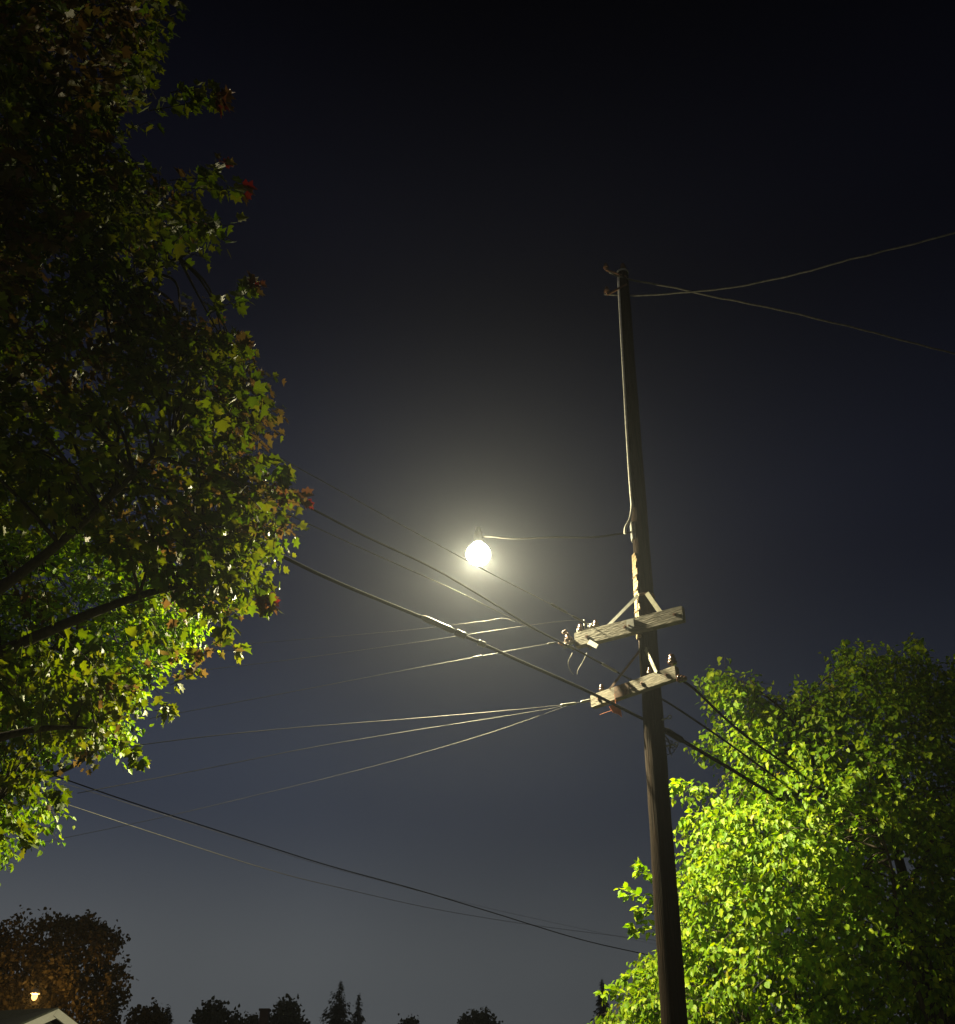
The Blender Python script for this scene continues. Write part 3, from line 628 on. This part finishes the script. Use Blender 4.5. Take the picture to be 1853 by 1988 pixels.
def conifer(px, topy, wpx, dep, label, botrad=None):
    top_ = at_d(px, topy, dep); h = top_.z; rad = wpx/2*dep/F_*2.3 if botrad is None else botrad
    t = thing('conifer_tree', (top_.x, top_.y, 0), label, 'tree', FG)
    b = MB(); b.tube([(top_.x, top_.y, -.05), (top_.x, top_.y, h*.98)], [.018*h+.1, .02], 8); b.build('trunk', M_bark, t, True)
    pos, dr, nr, ss = [], [], [], []
    z = h*.12
    while z < h*.985:
        f = (h-z)/h; rr = rad*(f**1.05)*(.62+.6*random.random()); nb_ = 9 if f > .3 else 6
        for k in range(nb_):
            a = random.uniform(0, 6.28); L = rr*random.uniform(.6, 1.35)+.05; u = Vector((math.cos(a), math.sin(a), 0))
            for i in range(int(5+L*5)):
                q = random.random(); c = Vector((top_.x, top_.y, z)) + u*L*q + Vector((0, 0, .25*L*q - .55*L*q*q + random.gauss(0, .12)))
                for s_ in (-1, 1):
                    w_ = Vector((-u.y, u.x, 0))*s_; pos.append(tuple(c)); dr.append(tuple(u*.7+w_*.8+Vector((0, 0, -.35+random.gauss(0, .2))))); nr.append((random.gauss(0, .3), random.gauss(0, .3), 1)); ss.append((.30+.35*L*(1-q)*.5+.12)*random.uniform(.6, 1.25)*(.30+.70*min(1, f*4)))
        z += h*.012 + .04
    leaves_mesh('crown', np.array(pos), np.array(dr), np.array(nr), np.array(ss), np.array([(0, 0), (.16, .2), (.14, .7), (0, 1)]), [LN], np.zeros(len(pos), int), t)
conifer(661, 1898, 62, 90, 'tallest dark conifer low in the sky left of the middle', 7.0)
conifer(697, 1924, 30, 95, 'narrow conifer immediately right of the tallest one', 3.3)
conifer(328, 1948, 30, 70, 'small dark conifer right of the small reddish brown tree', 3.0)
conifer(1167, 1899, 40, 75, 'dark conifer peeping out left of the bright leaves behind the pole', 3.4)

# ---------------------------------------------------------------- houses
def house(name, apex, rot, halfw, pitch, depth, wallh, label):
    """front-gabled wing with white rake boards, plus a long main roof behind it; apex = peak of the front gable"""
    t = thing(name, (apex.x, apex.y, 0), label, 'house'); M = Matrix.Rotation(rot, 3, 'Z'); B = Vector((apex.x, apex.y, 0)); H = apex.z
    def g(x, y, z): return B + M @ Vector((x, y, z))
    e = H - halfw*math.tan(pitch)
    b = MB(); y0 = .35
    b.add([g(-halfw+.4, y0, 0), g(halfw-.4, y0, 0), g(halfw-.4, y0, e+.25), g(0, y0, H-.10), g(-halfw+.4, y0, e+.25),
           g(-halfw+.4, depth, 0), g(halfw-.4, depth, 0), g(halfw-.4, depth, e+.25), g(0, depth, H-.10), g(-halfw+.4, depth, e+.25)],
          [(0, 1, 2, 3, 4), (9, 8, 7, 6, 5), (0, 5, 6, 1), (1, 6, 7, 2), (0, 4, 9, 5)])
    r0, r1 = at_y(-330, 1964, 30.5), at_y(104, 1967, 28.6); dd = (r1-r0); dd.z = 0; dd.normalize(); nn = Vector((dd.y, -dd.x, 0)); zr = r1.z; r0.z = zr
    b.beam((r0.x, r0.y, (zr-1.9)/2), (r1.x-.4*dd.x, r1.y-.4*dd.y, (zr-1.9)/2), 7.0, zr-1.9)
    b.build('wall', M_wall, t)
    b = MB()
    for s_ in (-1, 1):
        q = [g(0, -.02, H+.02), g(s_*(halfw+.15), -.02, e-.05), g(s_*(halfw+.15), depth, e-.05), g(0, depth, H+.02)]; q2 = [p+Vector((0, 0, .12)) for p in q]
        b.add(q+q2, [(0, 1, 2, 3), (7, 6, 5, 4), (0, 4, 5, 1), (1, 5, 6, 2), (2, 6, 7, 3), (3, 7, 4, 0)])
    for s_ in (-1, 1):                                                    # main roof behind, ridge running left
        q = [r0, r1, r1+nn*s_*4.1-Vector((0, 0, 2.05)), r0+nn*s_*4.1-Vector((0, 0, 2.05))]; q2 = [p+Vector((0, 0, .12)) for p in q]
        b.add(q+q2, [(0, 1, 2, 3), (7, 6, 5, 4), (0, 4, 5, 1), (1, 5, 6, 2), (2, 6, 7, 3), (3, 7, 4, 0)])
    r = b.build('roof', M_roof, t)
    for s_ in (-1, 1):
        b = MB(); b.beam(g(-s_*.05, -.05-.02*(s_ > 0), H+.03), g(s_*(halfw+.17), -.05, e-.09), .06, .17, .004); b.build('rake_board', M_white, r)
    b = MB(); b.box(g(0, y0-.03, H-.95), (.5, .05, .45), M)
    b.build('gable_vent', M_white, t)
    for x in (-1.2, 1.2):
        b = MB(); b.box(g(x, y0-.03, 1.6), (1.0, .06, 1.2), M); w = b.build('window', M_white, t)
        b = MB(); b.box(g(x, y0-.07, 1.6), (.84, .03, 1.04), M); b.build('pane', M_glass, w)
    return t
house('house', at_y(108, 1969, 26), R(44), 3.6, R(27), 5.5, 2.6, 'house with a pale gable peak at the bottom left corner')
# far house whose chimney shows between the far trees
cpt = at_y(514, 1962, 72); t = thing('house', (cpt.x, cpt.y, 0), 'far house of which only a dark chimney shows between two treetops', 'house')
b = MB(); hh = cpt.z; b.box((cpt.x, cpt.y+1, (hh-2.6)/2), (12, 8, hh-2.6)); b.build('wall', M_wall, t)
b = MB()
for s_ in (-1, 1):
    q = [(cpt.x-6.4, cpt.y+1, hh-.9), (cpt.x+6.4, cpt.y+1, hh-.9), (cpt.x+6.4, cpt.y+1+s_*4.5, hh-2.7), (cpt.x-6.4, cpt.y+1+s_*4.5, hh-2.7)]; q2 = [(p[0], p[1], p[2]+.15) for p in q]
    b.add(q+q2, [(0, 1, 2, 3), (7, 6, 5, 4), (0, 4, 5, 1), (1, 5, 6, 2), (2, 6, 7, 3), (3, 7, 4, 0)])
r = b.build('roof', M_roof, t)
b = MB(); b.box((cpt.x, cpt.y, hh-1), (.55, .55, 2.0)); b.box((cpt.x, cpt.y, hh+.03), (.68, .68, .12)); b.build('chimney', M_brick, r)

# ---------------------------------------------------------------- amber street lamp inside the far left tree
AM = at_y(66, 1937, 39.2)
t = thing('street_lamp', (AM.x-1.2, AM.y+3.5, 0), 'small amber street lamp glowing through the big dark tree at the lower left', 'street lamp')
b = MB(); b.tube([(AM.x-1.2, AM.y+3.5, -.02), (AM.x-1.2, AM.y+3.5, AM.z*.6), (AM.x-1.2, AM.y+3.5, AM.z+.1)], [.10, .08, .06], 12); b.build('post', M_galv, t, True)
b = MB(); b.tube(ease([(AM.x-1.2, AM.y+3.5, AM.z+.08), (AM.x-.8, AM.y+2.2, AM.z+.30), (AM.x-.05, AM.y, AM.z+.27)], 6), .03, 8); b.build('arm', M_galv, t, True)
b = MB(); b.lathe(AM + Vector((0, 0, .12)), (0, 0, 1), [(0, .15), (.05, .17), (.12, .12), (.18, .05)], 16); b.build('housing', M_lhouse, t, True)
ga = gm.copy(); ga.name = 'amber lens'; ga.node_tree.nodes['Emission'].inputs[0].default_value = (1, .55, .16, 1); ga.node_tree.nodes['Emission'].inputs[1].default_value = 1.6
ga.cycles.emission_sampling = 'NONE'
b = MB(); b.lathe(AM + Vector((0, 0, -.13)), (0, 0, 1), [(.04, .02), (.06, .06), (.12, .095), (.18, .10), (.25, .09)], 16); b.build('lens', ga, t, True)
a1 = lamp('POINT', 'amber_light', AM + Vector((0, 0, -.03)), P_AMBER, .1, (1, .52, .12)); child(a1, t)

# ---------------------------------------------------------------- thin haze added for the lamp's halo
hm = bpy.data.materials.new('lamp halo haze'); hm.use_nodes = True; n = hm.node_tree.nodes; n.clear()
o_ = n.new('ShaderNodeOutputMaterial'); pv = n.new('ShaderNodeVolumePrincipled'); pv.inputs['Anisotropy'].default_value = .80; pv.inputs['Density'].default_value = HAZE; pv.inputs['Color'].default_value = (.80, .86, 1, 1)
hm.node_tree.links.new(pv.outputs[0], o_.inputs['Volume'])
b = MB(); b.box((0, 120, 12), (400, 380, 26)); hz = kind(b.build('haze', hm), 'stuff')  # haze box added to imitate the glare round the lamp
